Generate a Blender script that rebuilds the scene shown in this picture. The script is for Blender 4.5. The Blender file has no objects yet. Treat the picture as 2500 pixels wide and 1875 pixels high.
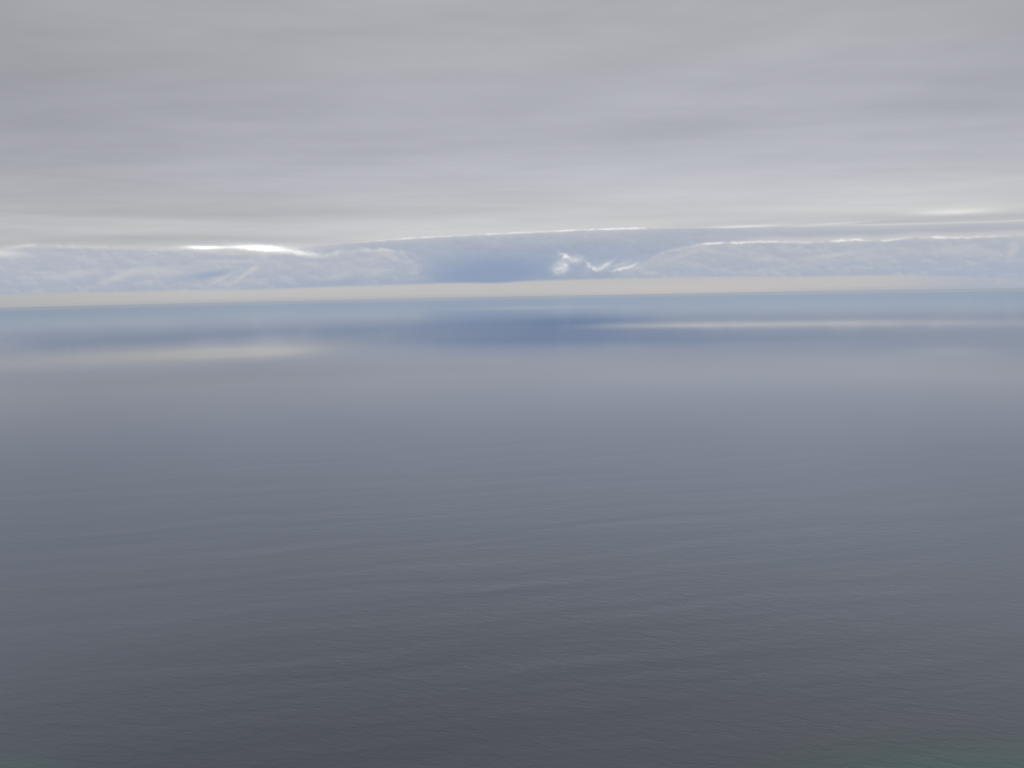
import bpy, math
import numpy as np

# ------------------------------------------------------------------ camera, sky light, sun
S = bpy.context.scene
EYE = 200.0                       # metres above the sea, on a coastal hill
EARTH = 6371000.0
SUN_EL, SUN_AZ = 60.0, -6.0       # degrees; azimuth is measured from the view direction, + to the right

cam = bpy.data.cameras.new("camera")
cam.angle = math.radians(62.0)
cam.clip_start, cam.clip_end = 1.0, 2000000.0
co = bpy.data.objects.new("camera", cam)
S.collection.objects.link(co)
co.location = (0, 0, EYE)
from mathutils import Matrix
PITCH, ROLL = -6.33, 1.1
co.rotation_euler = (Matrix.Rotation(math.radians(90 + PITCH), 3, 'X') @ Matrix.Rotation(math.radians(-ROLL) * -1.0 * -1.0, 3, 'Z')).to_euler()
S.camera = co

S.view_settings.view_transform = 'Standard'
S.view_settings.look = 'None'
S.view_settings.exposure = 0.0
S.view_settings.gamma = 1.0

w = bpy.data.worlds.new("World"); S.world = w; w.use_nodes = True
wn = w.node_tree
bg = wn.nodes['Background']; bg.inputs['Strength'].default_value = 0.08
st = wn.nodes.new('ShaderNodeTexSky'); st.sky_type = 'NISHITA'; st.sun_disc = False
st.sun_elevation = math.radians(SUN_EL); st.sun_rotation = math.radians(SUN_AZ)
st.air_density = 1.0; st.dust_density = 2.0
wn.links.new(st.outputs[0], bg.inputs['Color'])

sl = bpy.data.lights.new("sun", 'SUN'); sl.energy = 1.0; sl.angle = math.radians(12); sl.color = (1.0, .96, .9)
so = bpy.data.objects.new("sun", sl); S.collection.objects.link(so)
so.rotation_euler = (math.radians(-(90 - SUN_EL)), 0, math.radians(-SUN_AZ))

# ------------------------------------------------------------------ node expression helper
class G:
    """Builds math nodes from python expressions."""
    def __init__(s, tree): s.t = tree
    def node(s, typ, **kw):
        n = s.t.nodes.new(typ)
        for k, v in kw.items(): setattr(n, k, v)
        return n
    def put(s, sock, v):
        if isinstance(v, V): s.t.links.new(v.o, sock)
        elif isinstance(v, bpy.types.NodeSocket): s.t.links.new(v, sock)
        else: sock.default_value = v
    def math(s, op, *a, clamp=False):
        n = s.node('ShaderNodeMath', operation=op, use_clamp=clamp)
        for i, v in enumerate(a): s.put(n.inputs[i], v)
        return V(s, n.outputs[0])
    def step(s, a, b, x):                                  # smoothstep 0..1 as x goes a..b
        n = s.node('ShaderNodeMapRange', interpolation_type='SMOOTHSTEP', clamp=True)
        if a > b:
            s.put(n.inputs['Value'], x); n.inputs[1].default_value = b; n.inputs[2].default_value = a
            n.inputs[3].default_value = 1; n.inputs[4].default_value = 0
        else:
            s.put(n.inputs['Value'], x); n.inputs[1].default_value = a; n.inputs[2].default_value = b
            n.inputs[3].default_value = 0; n.inputs[4].default_value = 1
        return V(s, n.outputs[0])
    def vec(s, x, y, z=0.0):
        n = s.node('ShaderNodeCombineXYZ')
        s.put(n.inputs[0], x); s.put(n.inputs[1], y); s.put(n.inputs[2], z)
        return n.outputs[0]
    def noise(s, vec, scale=1.0, detail=3.0, rough=.5, dist=0.0):   # about -1..1
        n = s.node('ShaderNodeTexNoise')
        s.put(n.inputs['Vector'], vec); n.inputs['Scale'].default_value = scale
        n.inputs['Detail'].default_value = detail; n.inputs['Roughness'].default_value = rough
        n.inputs['Distortion'].default_value = dist
        return (V(s, n.outputs['Fac']) - .5) * 2.6
    def curve(s, x, pts):                                  # piecewise smooth y(x)
        x0, x1 = pts[0][0], pts[-1][0]
        ys = [p[1] for p in pts]; lo, hi = min(ys), max(ys); hi = hi if hi > lo else lo + 1
        n = s.node('ShaderNodeFloatCurve')
        c = n.mapping.curves[0]
        q = [((p[0] - x0) / (x1 - x0), (p[1] - lo) / (hi - lo)) for p in pts]
        c.points[0].location = q[0]; c.points[1].location = q[-1]
        for p in q[1:-1]: c.points.new(*p)
        for p in c.points: p.handle_type = 'AUTO_CLAMPED'
        n.mapping.update()
        s.put(n.inputs['Value'], (x - x0) * (1.0 / (x1 - x0)))
        return V(s, n.outputs[0]) * (hi - lo) + lo
    def ramp(s, x, pts, scale):                            # colour ramp; pts = (x, sRGB colour)
        n = s.node('ShaderNodeValToRGB'); r = n.color_ramp; r.interpolation = 'LINEAR'
        x0 = pts[0][0]
        f = lambda v: (v - x0) / scale
        r.elements[0].position = 0; r.elements[0].color = lin(pts[0][1])
        r.elements[1].position = f(pts[-1][0]); r.elements[1].color = lin(pts[-1][1])
        for p in pts[1:-1]:
            e = r.elements.new(f(p[0])); e.color = lin(p[1])
        s.put(n.inputs[0], (x - x0) * (1.0 / scale))
        return n.outputs[0]
    def mix(s, fac, a, b):
        n = s.node('ShaderNodeMix', data_type='RGBA', clamp_factor=True)
        s.put(n.inputs[0], fac)
        s.put(n.inputs[6], a if not isinstance(a, tuple) else lin(a))
        s.put(n.inputs[7], b if not isinstance(b, tuple) else lin(b))
        return n.outputs[2]
    def gain(s, col, k):                                   # colour times a scalar
        n = s.node('ShaderNodeVectorMath', operation='SCALE')
        s.put(n.inputs[0], col); s.put(n.inputs[3], k)
        return n.outputs[0]
    def blob(s, x, y, cx, cy, rx, ry, rot=0.0):            # soft gaussian spot
        c, sn = math.cos(math.radians(rot)), math.sin(math.radians(rot))
        dx, dy = x - cx, y - cy
        u = (dx * c + dy * sn) * (1.0 / rx); v = (dy * c - dx * sn) * (1.0 / ry)
        return s.math('EXPONENT', (u * u + v * v) * -1.0)
    def line(s, d, wdt):                                   # gaussian ridge of a signed distance
        u = d * (1.0 / wdt)
        return s.math('EXPONENT', u * u * -1.0)

class V:
    def __init__(s, g, o): s.g, s.o = g, o
    def __add__(s, b): return s.g.math('ADD', s, b)
    __radd__ = __add__
    def __sub__(s, b): return s.g.math('SUBTRACT', s, b)
    def __rsub__(s, b): return s.g.math('SUBTRACT', b, s)
    def __mul__(s, b): return s.g.math('MULTIPLY', s, b)
    __rmul__ = __mul__
    def __truediv__(s, b): return s.g.math('DIVIDE', s, b)
    def max(s, b): return s.g.math('MAXIMUM', s, b)
    def min(s, b): return s.g.math('MINIMUM', s, b)
    def clamp(s): return s.g.math('ADD', s, 0.0, clamp=True)

def lin(c):
    f = lambda v: v / 12.92 if v <= .04045 else ((v + .055) / 1.055) ** 2.4
    return tuple(f(v / 255.0) for v in c) + (1.0,)

# ------------------------------------------------------------------ sky: overcast deck over a distant bank of cumulus
def sky_material():
    m = bpy.data.materials.new("overcast_sky"); m.use_nodes = True
    t = m.node_tree; t.nodes.clear(); g = G(t)
    tc = g.node('ShaderNodeTexCoord')
    nrm = g.node('ShaderNodeVectorMath', operation='NORMALIZE'); t.links.new(tc.outputs['Object'], nrm.inputs[0])
    sp = g.node('ShaderNodeSeparateXYZ'); t.links.new(nrm.outputs[0], sp.inputs[0])
    X, Y, Z = (V(g, sp.outputs[i]) for i in range(3))
    az = g.math('ARCTAN2', X, Y) * 57.29578                # degrees right of north
    e = g.math('ARCSINE', Z) * 57.29578 + 0.45             # degrees above the sea horizon

    # ---- high stratus deck, seen in perspective
    zz = Z.max(0.0) + 0.06
    px, py = X / zz, Y / zz
    n1 = g.noise(g.vec(px * .30 + 3.1, py * .55 + 1.7, 0), 1.0, 3, .5, .6)
    n2 = g.noise(g.vec(px * .9, py * 2.6 + 9.0, 2.0), 1.0, 3, .55)
    n3 = g.noise(g.vec(az * .055 + 4, e * 1.15 + az * .012, 1.0), 1.0, 4, .6)   # long flat streaks low down
    deck = g.ramp(e, [(0, (188, 187, 187)), (3.0, (193, 194, 197)), (4.5, (199, 200, 202)), (6, (194, 194, 198)), (8, (186, 187, 194)),
                      (10, (180, 181, 189)), (13, (177, 178, 185)), (18, (174, 175, 180)),
                      (30, (166, 169, 173)), (60, (150, 154, 160)), (90, (142, 147, 154))], 90.0)
    n4 = g.noise(g.vec(az * .10 + e * .10, e * .55 - az * .03, 12.0), 1.0, 4, .55, .3)   # soft rising streaks and mottles
    k = n1 * .075 + n2 * .06 + n4 * .07 - .025
    low = g.step(13, 5, e)
    k = k * (1.0 - low * .45) + n3 * low * .10
    n5 = g.noise(g.vec(az * .16 + 2, e * 2.6 + az * .02, 27.0), 1.0, 4, .6)
    k = k + n5 * g.line(e - 4.3, 1.1) * .055
    # broad light and dark areas
    k = k - g.blob(az, e, -33, 9.5, 17, 7) * .15 - g.blob(az, e, -26, 5.6, 14, .9, 0) * .07
    k = k + g.blob(az, e, 12, 13, 14, 4) * .05 + g.blob(az, e, 14, 6.4, 14, 1.6) * .07
    k = k - g.blob(az, e, 33, 14, 8, 6) * .12 - g.blob(az, e, -33, 17, 12, 5) * .07
    k = k - g.blob(az, e, 12, 10.2, 9, 1.0, 2) * .05 - g.blob(az, e, -15, 5.45, 12, .35, 0) * .06
    k = k + g.blob(az, e, -8, 4.9, 14, .45, 1.5) * .09 + g.blob(az, e, -24, 5.0, 6, .22, -1) * .06
    k = k + g.blob(az, e, 21, 5.6, 11, .6, -1) * .06 - g.blob(az, e, -22, 4.1, 8, .35) * .08
    col = g.gain(deck, k + 1.0)
    bluish = g.mix(((n2 * -.5 + .35) * g.step(16, 7, e)).clamp() * .5, (255, 255, 255), (243, 245, 255))
    mm = g.node('ShaderNodeMix', data_type='RGBA', blend_type='MULTIPLY'); mm.inputs[0].default_value = 1
    g.put(mm.inputs[6], col); g.put(mm.inputs[7], bluish); col = mm.outputs[2]

    # shared warps so that cloud edges are ragged
    wf = g.noise(g.vec(az * .9, e * 1.6, 5), 1.0, 4, .6)
    wg = g.noise(g.vec(az * 3.2, e * 4.5, 15), 1.0, 3, .6)
    wc = g.noise(g.vec(az * .28, e * .7, 8), 1.0, 3, .5)

    wl = (g.noise(g.vec(az * .8, e * .3, 21), 1.0, 3, .6) * 1.4 + .65).max(.08).min(1.25)   # breaks up bright edges

    def puffs(sx, sy, off, seed):                          # rounded heads of cumulus, lit from above right
        def h(dx, dy):
            n = g.node('ShaderNodeTexVoronoi', voronoi_dimensions='2D', feature='F1')
            g.put(n.inputs['Vector'], g.vec((az + dx) * sx + wf * .14 + wg * .12 + seed, (e + dy) * sy + wf * .12 + wg * .12 + seed))
            n.inputs['Scale'].default_value = 1.0; n.inputs['Detail'].default_value = 1.0; n.inputs['Roughness'].default_value = .45
            v = V(g, n.outputs['Distance'])
            return v * v
        return h(off * .7, off) - h(0, 0)
    p1 = puffs(1.05, 1.75, .15, 3.3)

    # ---- thin shelf right of centre: darker streaks between pale lines
    sh = g.step(8, 15, az) * g.line(e - g.curve(az, [(-60, 3.7), (10, 3.85), (18, 3.62), (31, 3.42), (60, 3.3)]) + wc * .03, .30)
    col = g.mix(sh * .8, col, (174, 178, 190))
    sh2 = g.step(16, 24, az) * g.line(e - 4.2 + az * .004 + wc * .04, .16)
    col = g.mix(sh2 * .6, col, (180, 182, 191))
    sh3 = g.step(17, 23, az) * g.line(e - 4.02 + (az - 20) * .022 + wf * .03, .05)
    col = g.mix(sh3 * .55, col, (215, 215, 213))
    col = g.mix(g.blob(az, e, 15.2, 4.17, 2.2, .08, 0) * .9, col, (226, 226, 226))
    col = g.mix(g.blob(az, e, 20.4, 4.12, 2.0, .07, 1) * .8, col, (216, 217, 218))
    col = g.mix(g.blob(az, e, 27.3, 4.52, 2.0, .16, -1) * 1.0, col, (232, 232, 230))
    col = g.mix(g.blob(az, e, 26, 4.75, 7, .22, -2) * .6, col, (212, 212, 212))
    col = g.mix(g.blob(az, e, 28, 4.2, 7, .08, -2) * .5, col, (186, 187, 193))

    # ---- middle layer: flat topped slate blue cloud with a bright rim
    top = g.curve(az, [(-60, 3.2), (-27, 3.3), (-20.6, 3.30), (-16.2, 3.30), (-12.1, 3.52), (-9.1, 3.72), (-6.1, 3.92), (-3, 4.04), (.2, 4.13),
                       (3.1, 4.2), (6.1, 4.25), (9.1, 4.24), (11.5, 4.17), (15, 4.05), (22, 3.9), (31, 3.5), (60, 3.3)])
    d = e - top + wf * .03 + wg * .02
    lay = g.step(.07, -.07, d) * g.step(-16, -10, az) * g.step(27, 9, az)
    core = g.blob(az, e, -.8, 1.75, 4.8, .95) + g.blob(az, e, -2.2, 1.2, 3.2, .5) * .5 + g.blob(az, e, 4, 2.9, 7, .55) * .22
    mcol = g.ramp(e + wc * .25, [(0, (160, 172, 192)), (1.5, (164, 175, 193)), (2.6, (166, 176, 194)), (3.4, (172, 179, 194)), (4.2, (180, 184, 195))], 5)
    mcol = g.gain(mcol, wc * .05 + wf * .035 + p1 * .05 + 1.0)
    mcol = g.mix(core.clamp() * .9, mcol, (140, 158, 187))
    col = g.mix(lay, col, mcol)
    rimI = g.curve(az, [(-60, 0), (-13, .0), (-9, .35), (-7.4, .45), (-6.2, .85), (-4.5, .45), (-1, .8), (3, 1.0), (6, 1.1), (8.5, .9), (10, .25), (12, 0), (60, 0)])
    rim = g.line(d - .035 + wg * .02, .06) * rimI * wl
    col = g.mix((rim * .95), col, (250, 250, 249))
    col = g.mix(g.line(d - .25, .34) * g.step(-14, -6, az) * g.step(13, 8, az) * .5, col, (211, 211, 212))

    # ---- cumulus relief: height field lit from above right
    def relief(s1, s2, off, seed):
        a = g.noise(g.vec(az * s1, e * s2, seed), 1.0, 3, .52)
        b = g.noise(g.vec((az + off * .5) * s1, (e + off) * s2, seed), 1.0, 3, .52)
        return a - b, a
    r1, h1 = relief(.62, 1.0, .24, 11.0)

    # left bank
    T1 = g.curve(az, [(-60, 3.3), (-30.5, 3.3), (-29.1, 3.42), (-24.5, 3.36), (-20.6, 3.19), (-18.4, 3.05), (-16.8, 2.97), (-14.5, 3.0), (-12.7, 2.72),
                      (-11.5, 3.0), (-9.5, 3.14), (-7.7, 3.06), (-6.5, 2.85), (-4, 2.6), (-1, 2.5), (60, 0)])
    d1 = e - T1 + wf * .09 + wg * .025
    bank1 = g.step(.17, -.17, d1) * g.step(-4.6, -7.4, az + wf * .8 + wg * .15)
    c1 = g.ramp(e + wc * .2, [(0, (168, 177, 194)), (1.0, (172, 180, 195)), (2.0, (178, 184, 197)), (3.2, (180, 185, 197))], 5)
    c1 = g.mix(g.step(-10, -6, az) * .5, c1, (164, 174, 193))
    c1 = g.mix((r1 * 1.0 + h1 * .25 + p1 * 1.2).clamp() * .55, c1, (194, 197, 203))
    c1 = g.mix((r1 * -.9 - h1 * .2 - p1 * .8).clamp() * .42, c1, (162, 172, 190))
    # blue window through the bank, and its lit towers
    c1 = g.mix(g.blob(az, e + wf * .05, -19.3, 1.72, 1.5, .20, 9) * .85, c1, (152, 168, 192))
    c1 = g.mix(g.blob(az, e, -10.5, 1.15, 3.5, .35, 1) * .6, c1, (155, 170, 194))
    c1 = g.mix(g.blob(az, e, -23, 2.3, 3.0, .14, 3) * .4, c1, (160, 172, 190))
    for q in [(-17.1, 1.75, 1.1, .13, 35, .7), (-16.6, 2.05, .35, .2, 20, .65), (-18.6, 1.45, .9, .12, 25, .6), (-18.2, 1.25, 1.0, .16, 0, .3),
              (-26.8, 1.85, 1.5, .22, 8, .5), (-24.3, 1.75, 1.2, .22, 20, .6), (-22.3, 2.0, 1.3, .3, 0, .6), (-18.2, 2.55, 1.9, .12, -2, .5),
              (-6.2, 1.9, .6, .35, -20, .5), (-8.8, 1.75, .9, .3, 15, .35), (-11.3, 1.55, 1.2, .22, 12, .3), (-8.0, 2.8, 1.4, .15, -18, .5)]:
        c1 = g.mix(g.blob(az + wf * .25 + wg * .12, e + wf * .1 - wg * .05, *q[:5]) * q[5], c1, (199, 201, 203))
    col = g.mix(bank1, col, c1)
    r1I = g.curve(az, [(-60, .3), (-31, .8), (-29, .75), (-24, .55), (-21, .35), (-19, .3), (-14, .3), (-12.7, .6), (-11.4, .7), (-10.2, .35), (-9.3, .8), (-7.5, .45), (-6.5, .2), (-5, 0), (60, 0)])
    col = g.mix(g.line(d1 - .06 + wf * .04, .13) * r1I * wl, col, (214, 214, 212))
    col = g.mix(g.blob(az, e + wf * .08, -30.8, 3.05, 1.3, .22) * .8, col, (222, 221, 219))
    # the bright break over the left bank
    br = g.blob(az + wg * .25, e + wf * .05 + wg * .02, -19.55, 3.42, 1.0, .11) * 1.1 + g.blob(az + wg * .3, e + wf * .07 + wg * .035, -16.0, 3.36, 1.35, .17, -4) * 1.6 \
        + g.blob(az + wg * .3, e + wf * .08 + wg * .05, -13.6, 3.06, 1.1, .15, -8) * .65 + g.blob(az, e + wg * .02, -17.8, 3.44, 2.4, .07, 0) * .35 + g.blob(az, e, -17, 3.45, 4.8, .25, 0) * .2
    col = g.mix(br.clamp(), col, (253, 253, 251))

    # right bank
    T2 = g.curve(az, [(-60, 0), (4, .2), (7.0, 1.1), (8.2, 1.65), (9.1, 2.2), (10.3, 2.67), (12.1, 3.0), (13.3, 3.11), (16.4, 3.12), (19.2, 3.0), (21.9, 3.04),
                      (23.2, 2.92), (25.3, 3.06), (27.3, 2.94), (31, 2.92), (60, 2.8)])
    d2 = e - T2 + wf * .06 + wg * .025
    bank2 = g.step(.12, -.12, d2)
    r2, h2 = relief(.55, .95, .24, 31.0)
    c2 = g.ramp(e + wc * .2, [(0, (166, 177, 196)), (1.0, (170, 180, 197)), (2.0, (176, 183, 196)), (3.2, (181, 186, 196))], 5)
    c2 = g.mix((r2 * 1.0 + h2 * .25 + p1 * 1.0).clamp() * .55, c2, (194, 196, 201))
    c2 = g.mix((r2 * -1.0 - h2 * .2 - p1 * .8).clamp() * .45, c2, (162, 173, 191))
    for q in [(20.7, 2.2, 1.9, .16, 6, .7), (16.5, 2.1, .8, .2, 0, .4), (22.5, 1.95, 1.0, .2, 5, .4), (27.5, 2.2, 1.5, .28, -5, .4), (11.5, 2.5, 1.6, .16, 20, .4),
              (30.3, 2.15, .25, .5, -15, .6), (18.0, 1.5, 2.5, .2, 8, .3)]:
        c2 = g.mix(g.blob(az + wf * .25 + wg * .12, e + wf * .1 - wg * .05, *q[:5]) * q[5], c2, (197, 198, 201))
    col = g.mix(bank2, col, c2)
    r2I = g.curve(az, [(-60, 0), (8.5, 0), (9.5, .08), (11.8, .25), (12.8, .5), (13.3, 1.0), (14.6, .9), (16.3, 1.0), (17.6, .4), (18.7, .35), (19.2, .75), (19.6, .3), (20.5, .5), (21.2, .95), (21.9, .95),
                       (22.4, .3), (23.4, .9), (24.1, .6), (25.5, .25), (26.2, .9), (27, .75), (27.8, .5), (28.6, .75), (29.6, .25), (31, .25), (60, .2)])
    col = g.mix(g.line(d2 - .055 + wf * .03 + wg * .02, .075) * r2I * wl, col, (250, 248, 240))
    col = g.mix(g.line(d2 - .20, .16) * g.step(14, 17, az) * .45, col, (205, 206, 208))

    # sunlit scraps between the banks
    for q in [(3.72, 2.56, .36, .11, -30, 1.15), (4.2, 2.4, .6, .3, 0, .3), (3.35, 1.72, .48, .30, 0, .7), (3.68, 1.98, .16, .15, 0, .9), (4.3, 2.28, .24, .14, 20, .5), (3.5, 2.15, .4, .4, 60, .3),
              (4.65, 2.3, .3, .2, 40, .25), (5.25, 1.98, .26, .10, -50, .7), (5.6, 1.74, .26, .10, -20, .8), (6.3, 1.90, .50, .14, 28, .75), (5.9, 1.75, .9, .3, 0, .2),
              (7.35, 1.96, .5, .11, 18, .3), (7.4, 1.68, .48, .09, 10, .95), (7.95, 1.78, .35, .07, 18, .7), (8.25, 1.92, .25, .07, 30, .4), (7.9, 1.75, .9, .3, 15, .25)]:
        col = g.mix((g.blob(az + wf * .15 + wg * .22, e + wf * .05 + wg * .10, *q[:5]) * (q[5] * .85) * (wg * .55 + .95)).clamp(), col, (236, 236, 233))

    # ---- pale clear strip under the flat cloud base
    base = g.curve(az, [(-60, .7), (-30.7, .70), (-27.7, .77), (-23.4, .75), (-20.2, .78), (-16.3, .75), (-12.2, .84), (-7.7, .88), (-3.1, .94), (-1.2, .89), (.6, .96), (6.1, 1.02),
                        (12.2, 1.01), (17.9, .91), (23.3, .87), (27, .75), (31, .6), (60, .5)])
    strip = g.step(.12, -.10, e - base + wf * .022) * g.curve(az, [(-60, .75), (-31, .85), (-26, 1), (0, 1), (20, 1), (25, .85), (31, .35), (60, .3)])
    scol = g.ramp(e, [(-.5, (174, 178, 186)), (.0, (175, 179, 187)), (.12, (183, 184, 187)), (.26, (190, 189, 191)), (.6, (193, 192, 193)), (1.1, (190, 190, 192))], 2)
    scol = g.mix(g.blob(az, e, 11, .2, 9, .35) * .7, scol, (198, 193, 192))
    scol = g.mix(g.step(20, 32, az) * .7, scol, (182, 184, 192))
    scol = g.mix(g.step(-18, -32, az) * .6, scol, (176, 176, 174))
    col = g.mix(strip, col, scol)

    em = g.node('ShaderNodeEmission'); g.put(em.inputs['Color'], col); em.inputs['Strength'].default_value = 1.0
    tr = g.node('ShaderNodeBsdfTransparent')
    mx = g.node('ShaderNodeMixShader'); mx.inputs[0].default_value = .97
    t.links.new(tr.outputs[0], mx.inputs[1]); t.links.new(em.outputs[0], mx.inputs[2])
    # extra light coming through the breaks in the deck
    hot = g.node('ShaderNodeEmission'); hot.inputs['Color'].default_value = (1, .98, .94, 1)
    g.put(hot.inputs['Strength'], (br - .55).max(0.0) * .15)
    ad = g.node('ShaderNodeAddShader'); t.links.new(mx.outputs[0], ad.inputs[0]); t.links.new(hot.outputs[0], ad.inputs[1])
    out = g.node('ShaderNodeOutputMaterial'); t.links.new(ad.outputs[0], out.inputs['Surface'])
    m.cycles.emission_sampling = 'NONE'
    m.use_transparent_shadow = False                       # a thick deck: no direct sun reaches the sea
    return m

def sphere(name, radius, loc, nu=96, nv=48):
    v, f = [], []
    for j in range(1, nv):
        th = math.pi * j / nv
        for i in range(nu):
            a = 2 * math.pi * i / nu
            v.append((radius * math.sin(th) * math.cos(a), radius * math.sin(th) * math.sin(a), radius * math.cos(th)))
    top, bot = len(v), len(v) + 1
    v += [(0, 0, radius), (0, 0, -radius)]
    for j in range(nv - 2):
        for i in range(nu):
            a, b = j * nu + i, j * nu + (i + 1) % nu
            f.append((a, b, b + nu, a + nu))
    for i in range(nu):
        f.append((top, (i + 1) % nu, i)); f.append((bot, (nv - 2) * nu + i, (nv - 2) * nu + (i + 1) % nu))
    me = bpy.data.meshes.new(name); me.from_pydata(v, [], f); me.update()
    for p in me.polygons: p.use_smooth = True
    o = bpy.data.objects.new(name, me); o.location = loc; S.collection.objects.link(o)
    return o

sky = sphere("sky", 900000.0, (0, 0, EYE))
sky.data.materials.append(sky_material())
sky["kind"] = "structure"
sky["label"] = "grey overcast sky with a band of blue grey cloud above the horizon"

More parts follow.
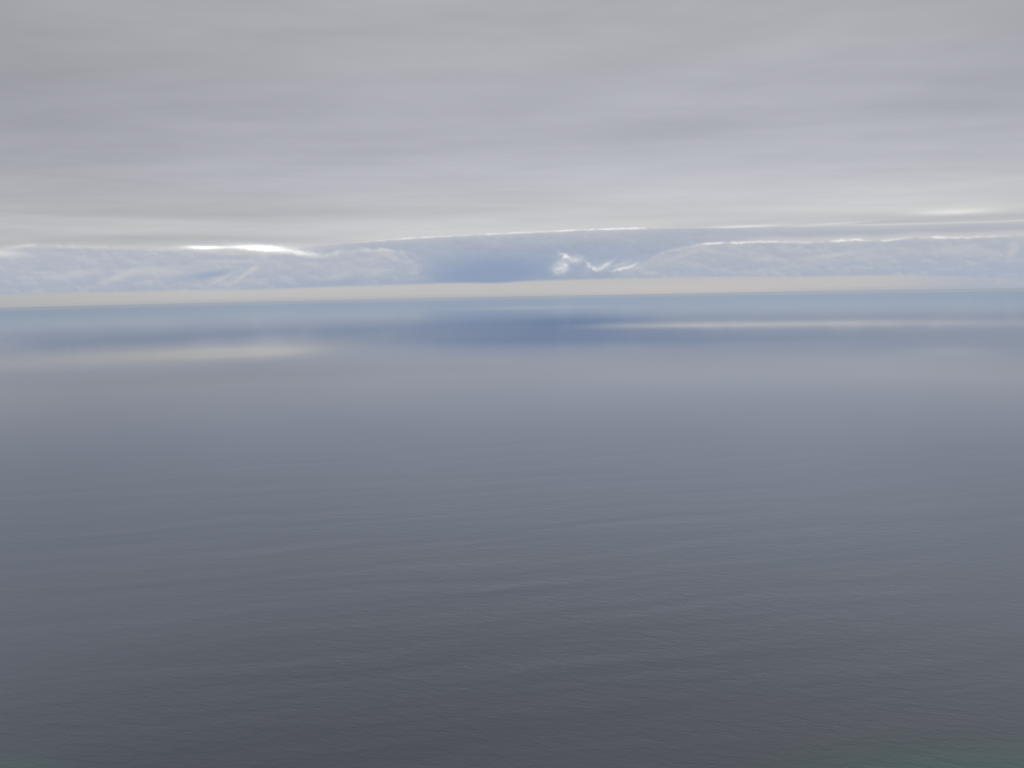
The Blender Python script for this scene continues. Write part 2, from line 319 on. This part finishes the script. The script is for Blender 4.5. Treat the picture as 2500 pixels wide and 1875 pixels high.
# ------------------------------------------------------------------ sea: one sheet following the curve of the earth
def water_material():
    m = bpy.data.materials.new("sea_water"); m.use_nodes = True
    t = m.node_tree; t.nodes.clear(); g = G(t)
    tc = g.node('ShaderNodeTexCoord')
    sp = g.node('ShaderNodeSeparateXYZ'); t.links.new(tc.outputs['Object'], sp.inputs[0])
    X, Y = V(g, sp.outputs[0]), V(g, sp.outputs[1])
    R = g.math('SQRT', X * X + Y * Y)
    # swell axes: crests run 12 degrees off the shore line
    c, s = math.cos(math.radians(12)), math.sin(math.radians(12))
    U = X * c + Y * s                                       # along the crests
    W = Y * c - X * s                                       # across the crests
    wob = g.noise(g.vec(U * .006, W * .010, 0), 1.0, 3, .5)
    sw1 = g.noise(g.vec(U * .0045, W * .027 + wob * .5, 3.0), 1.0, 1, .35)       # long swell
    sw2 = g.noise(g.vec(U * .012 + wob * .3, W * .055 + wob * .4, 7.0), 1.0, 2, .45)
    c2, s2 = math.cos(math.radians(-14)), math.sin(math.radians(-14))
    P, Q = X * c2 + Y * s2, Y * c2 - X * s2                 # wind ripples cross the swell
    rp0 = g.noise(g.vec(P * .075, Q * .17, 1.0), 1.0, 2, .5)
    rp1 = g.noise(g.vec(P * .075, Q * .17 + rp0 * .34, 1.0), 1.0, 3, .6)      # steeper faces towards the shore
    rp2 = g.noise(g.vec(P * .26, Q * .50, 4.0), 1.0, 2, .6)
    fade = g.step(1350, 280, R)
    fade2 = g.step(1300, 250, R) * (g.noise(g.vec(U * .0022, W * .004, 9.0), 1.0, 2, .5) * .35 + .9).max(.3)
    h = (sw1 * .56 + sw2 * .11) * fade + (rp1 * .20 + rp2 * .05) * fade2
    bp = g.node('ShaderNodeBump'); bp.inputs['Strength'].default_value = 1.0; bp.inputs['Distance'].default_value = 1.0
    g.put(bp.inputs['Height'], h)
    # calmer and more ruffled areas of the surface
    az = g.math('ARCTAN2', X, Y) * 57.29578
    dep = g.math('ARCTAN2', R * (R * (.5 / EARTH) / R.max(1.0)) + EYE, R) * 57.29578 - 0.45      # degrees below the horizon
    pt = g.noise(g.vec(X * .00022, Y * .00022, 0), 1.0, 4, .55)
    rg = g.curve(dep, [(-1, .06), (0, .06), (1.0, .06), (1.5, .055), (3.0, .05), (4.2, .05), (6, .06), (10, .08), (30, .13)])
    rg = rg + pt * .006 + g.blob(az, dep, -17, 3.1, 8, .9) * .05
    # water colour, with paler green over shallow sand close in
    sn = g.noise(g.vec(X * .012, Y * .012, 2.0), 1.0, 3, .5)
    sh = g.step(1, .3, g.math('SQRT', (X - 195) * (X - 195) * (1 / 120.0**2) + (Y - 315) * (Y - 315) * (1 / 52.0**2)) + sn * .25)
    shl = g.step(1, .4, g.math('SQRT', (X + 222) * (X + 222) * (1 / 70.0**2) + (Y - 318) * (Y - 318) * (1 / 50.0**2)) + sn * .25)
    right_pale = g.step(-260, 420, X + sn * 60) * g.step(1500, 250, R)      # body colour lightened towards the right and close in
    body = g.mix(right_pale, (86, 91, 100), (108, 112, 116))
    body = g.mix((sh + shl).clamp() * .7, body, (84, 126, 115))
    pr = g.node('ShaderNodeBsdfPrincipled')
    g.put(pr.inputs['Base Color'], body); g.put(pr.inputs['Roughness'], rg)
    pr.inputs['IOR'].default_value = 1.8
    pr.inputs['Specular Tint'].default_value = (.90, .94, 1, 1)
    t.links.new(bp.outputs[0], pr.inputs['Normal'])
    # far sea: reflected sky tones painted in by hand as a tinted gloss
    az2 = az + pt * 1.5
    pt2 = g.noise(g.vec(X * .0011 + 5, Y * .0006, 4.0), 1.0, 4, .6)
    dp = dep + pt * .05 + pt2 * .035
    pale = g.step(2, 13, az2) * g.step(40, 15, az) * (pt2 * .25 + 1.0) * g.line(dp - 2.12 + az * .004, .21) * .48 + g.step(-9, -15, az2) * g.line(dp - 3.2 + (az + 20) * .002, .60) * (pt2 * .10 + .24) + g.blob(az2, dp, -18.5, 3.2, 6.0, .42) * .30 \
        + g.line(dep, .12) * .22 + g.blob(az2, dp, 1.5, .75, 5, .12) * .2  # bright reflection streaks, left patch and horizon line painted as whitish gloss
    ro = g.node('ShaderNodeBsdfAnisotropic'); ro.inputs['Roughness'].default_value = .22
    g.put(ro.inputs['Color'], g.mix((pale * 2.2).clamp(), g.mix((g.step(1.9, .7, dep + pt * .1) + g.step(4.0, 5.5, dep) * .6).clamp(), (162, 186, 218), (218, 234, 250)), (255, 252, 246)))  # blue and whitish sky reflection put into the gloss colour
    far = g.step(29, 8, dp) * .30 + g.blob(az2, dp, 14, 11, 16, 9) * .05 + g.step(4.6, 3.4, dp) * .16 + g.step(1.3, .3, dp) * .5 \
        + g.blob(az2, dp, -.5, 2.9, 9, .8) * .26 + g.blob(az2, dp, -17, 2.1, 15, .42, -.8) * .20 + g.blob(az2, dp, 13, 3.0, 14, .45) * .14 + g.blob(az2, dp, 4.2, 1.5, 4, 1.0) * .45  # where the painted tint goes, dark cloud reflections included
    tint_gap = g.blob(az2, dp, -23, 3.3, 11, .55, .3) + g.step(3, 13, az2) * g.step(45, 14, az) * g.line(dp - 2.10 + az * .004, .22) * .9  # keeps the painted blue tint off the bright reflection streaks
    far = (far * (1.0 - tint_gap).max(0.0) + pale).clamp()
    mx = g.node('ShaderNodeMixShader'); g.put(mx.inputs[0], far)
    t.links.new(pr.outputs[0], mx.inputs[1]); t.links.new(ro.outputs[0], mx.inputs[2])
    out = g.node('ShaderNodeOutputMaterial'); t.links.new(mx.outputs[0], out.inputs['Surface'])
    return m

def sea():
    rings = [0.0] + list(np.geomspace(4.0, 36000.0, 150)); nseg = 512
    v = [(0, 0, 0)]; f = []
    for r in rings[1:]:
        z = -r * r / (2 * EARTH)
        for i in range(nseg):
            a = 2 * math.pi * i / nseg
            v.append((r * math.sin(a), r * math.cos(a), z))
    for i in range(nseg): f.append((0, 1 + (i + 1) % nseg, 1 + i))
    for j in range(len(rings) - 2):
        b0, b1 = 1 + j * nseg, 1 + (j + 1) * nseg
        for i in range(nseg):
            k = (i + 1) % nseg
            f.append((b0 + i, b0 + k, b1 + k, b1 + i))
    me = bpy.data.meshes.new("sea"); me.from_pydata(v, [], f); me.update()
    for p in me.polygons: p.use_smooth = True
    o = bpy.data.objects.new("sea", me); S.collection.objects.link(o)
    me.materials.append(water_material())
    return o

water = sea()
water["kind"] = "structure"
water["label"] = "calm slate grey sea with low swell lines reaching to the horizon"
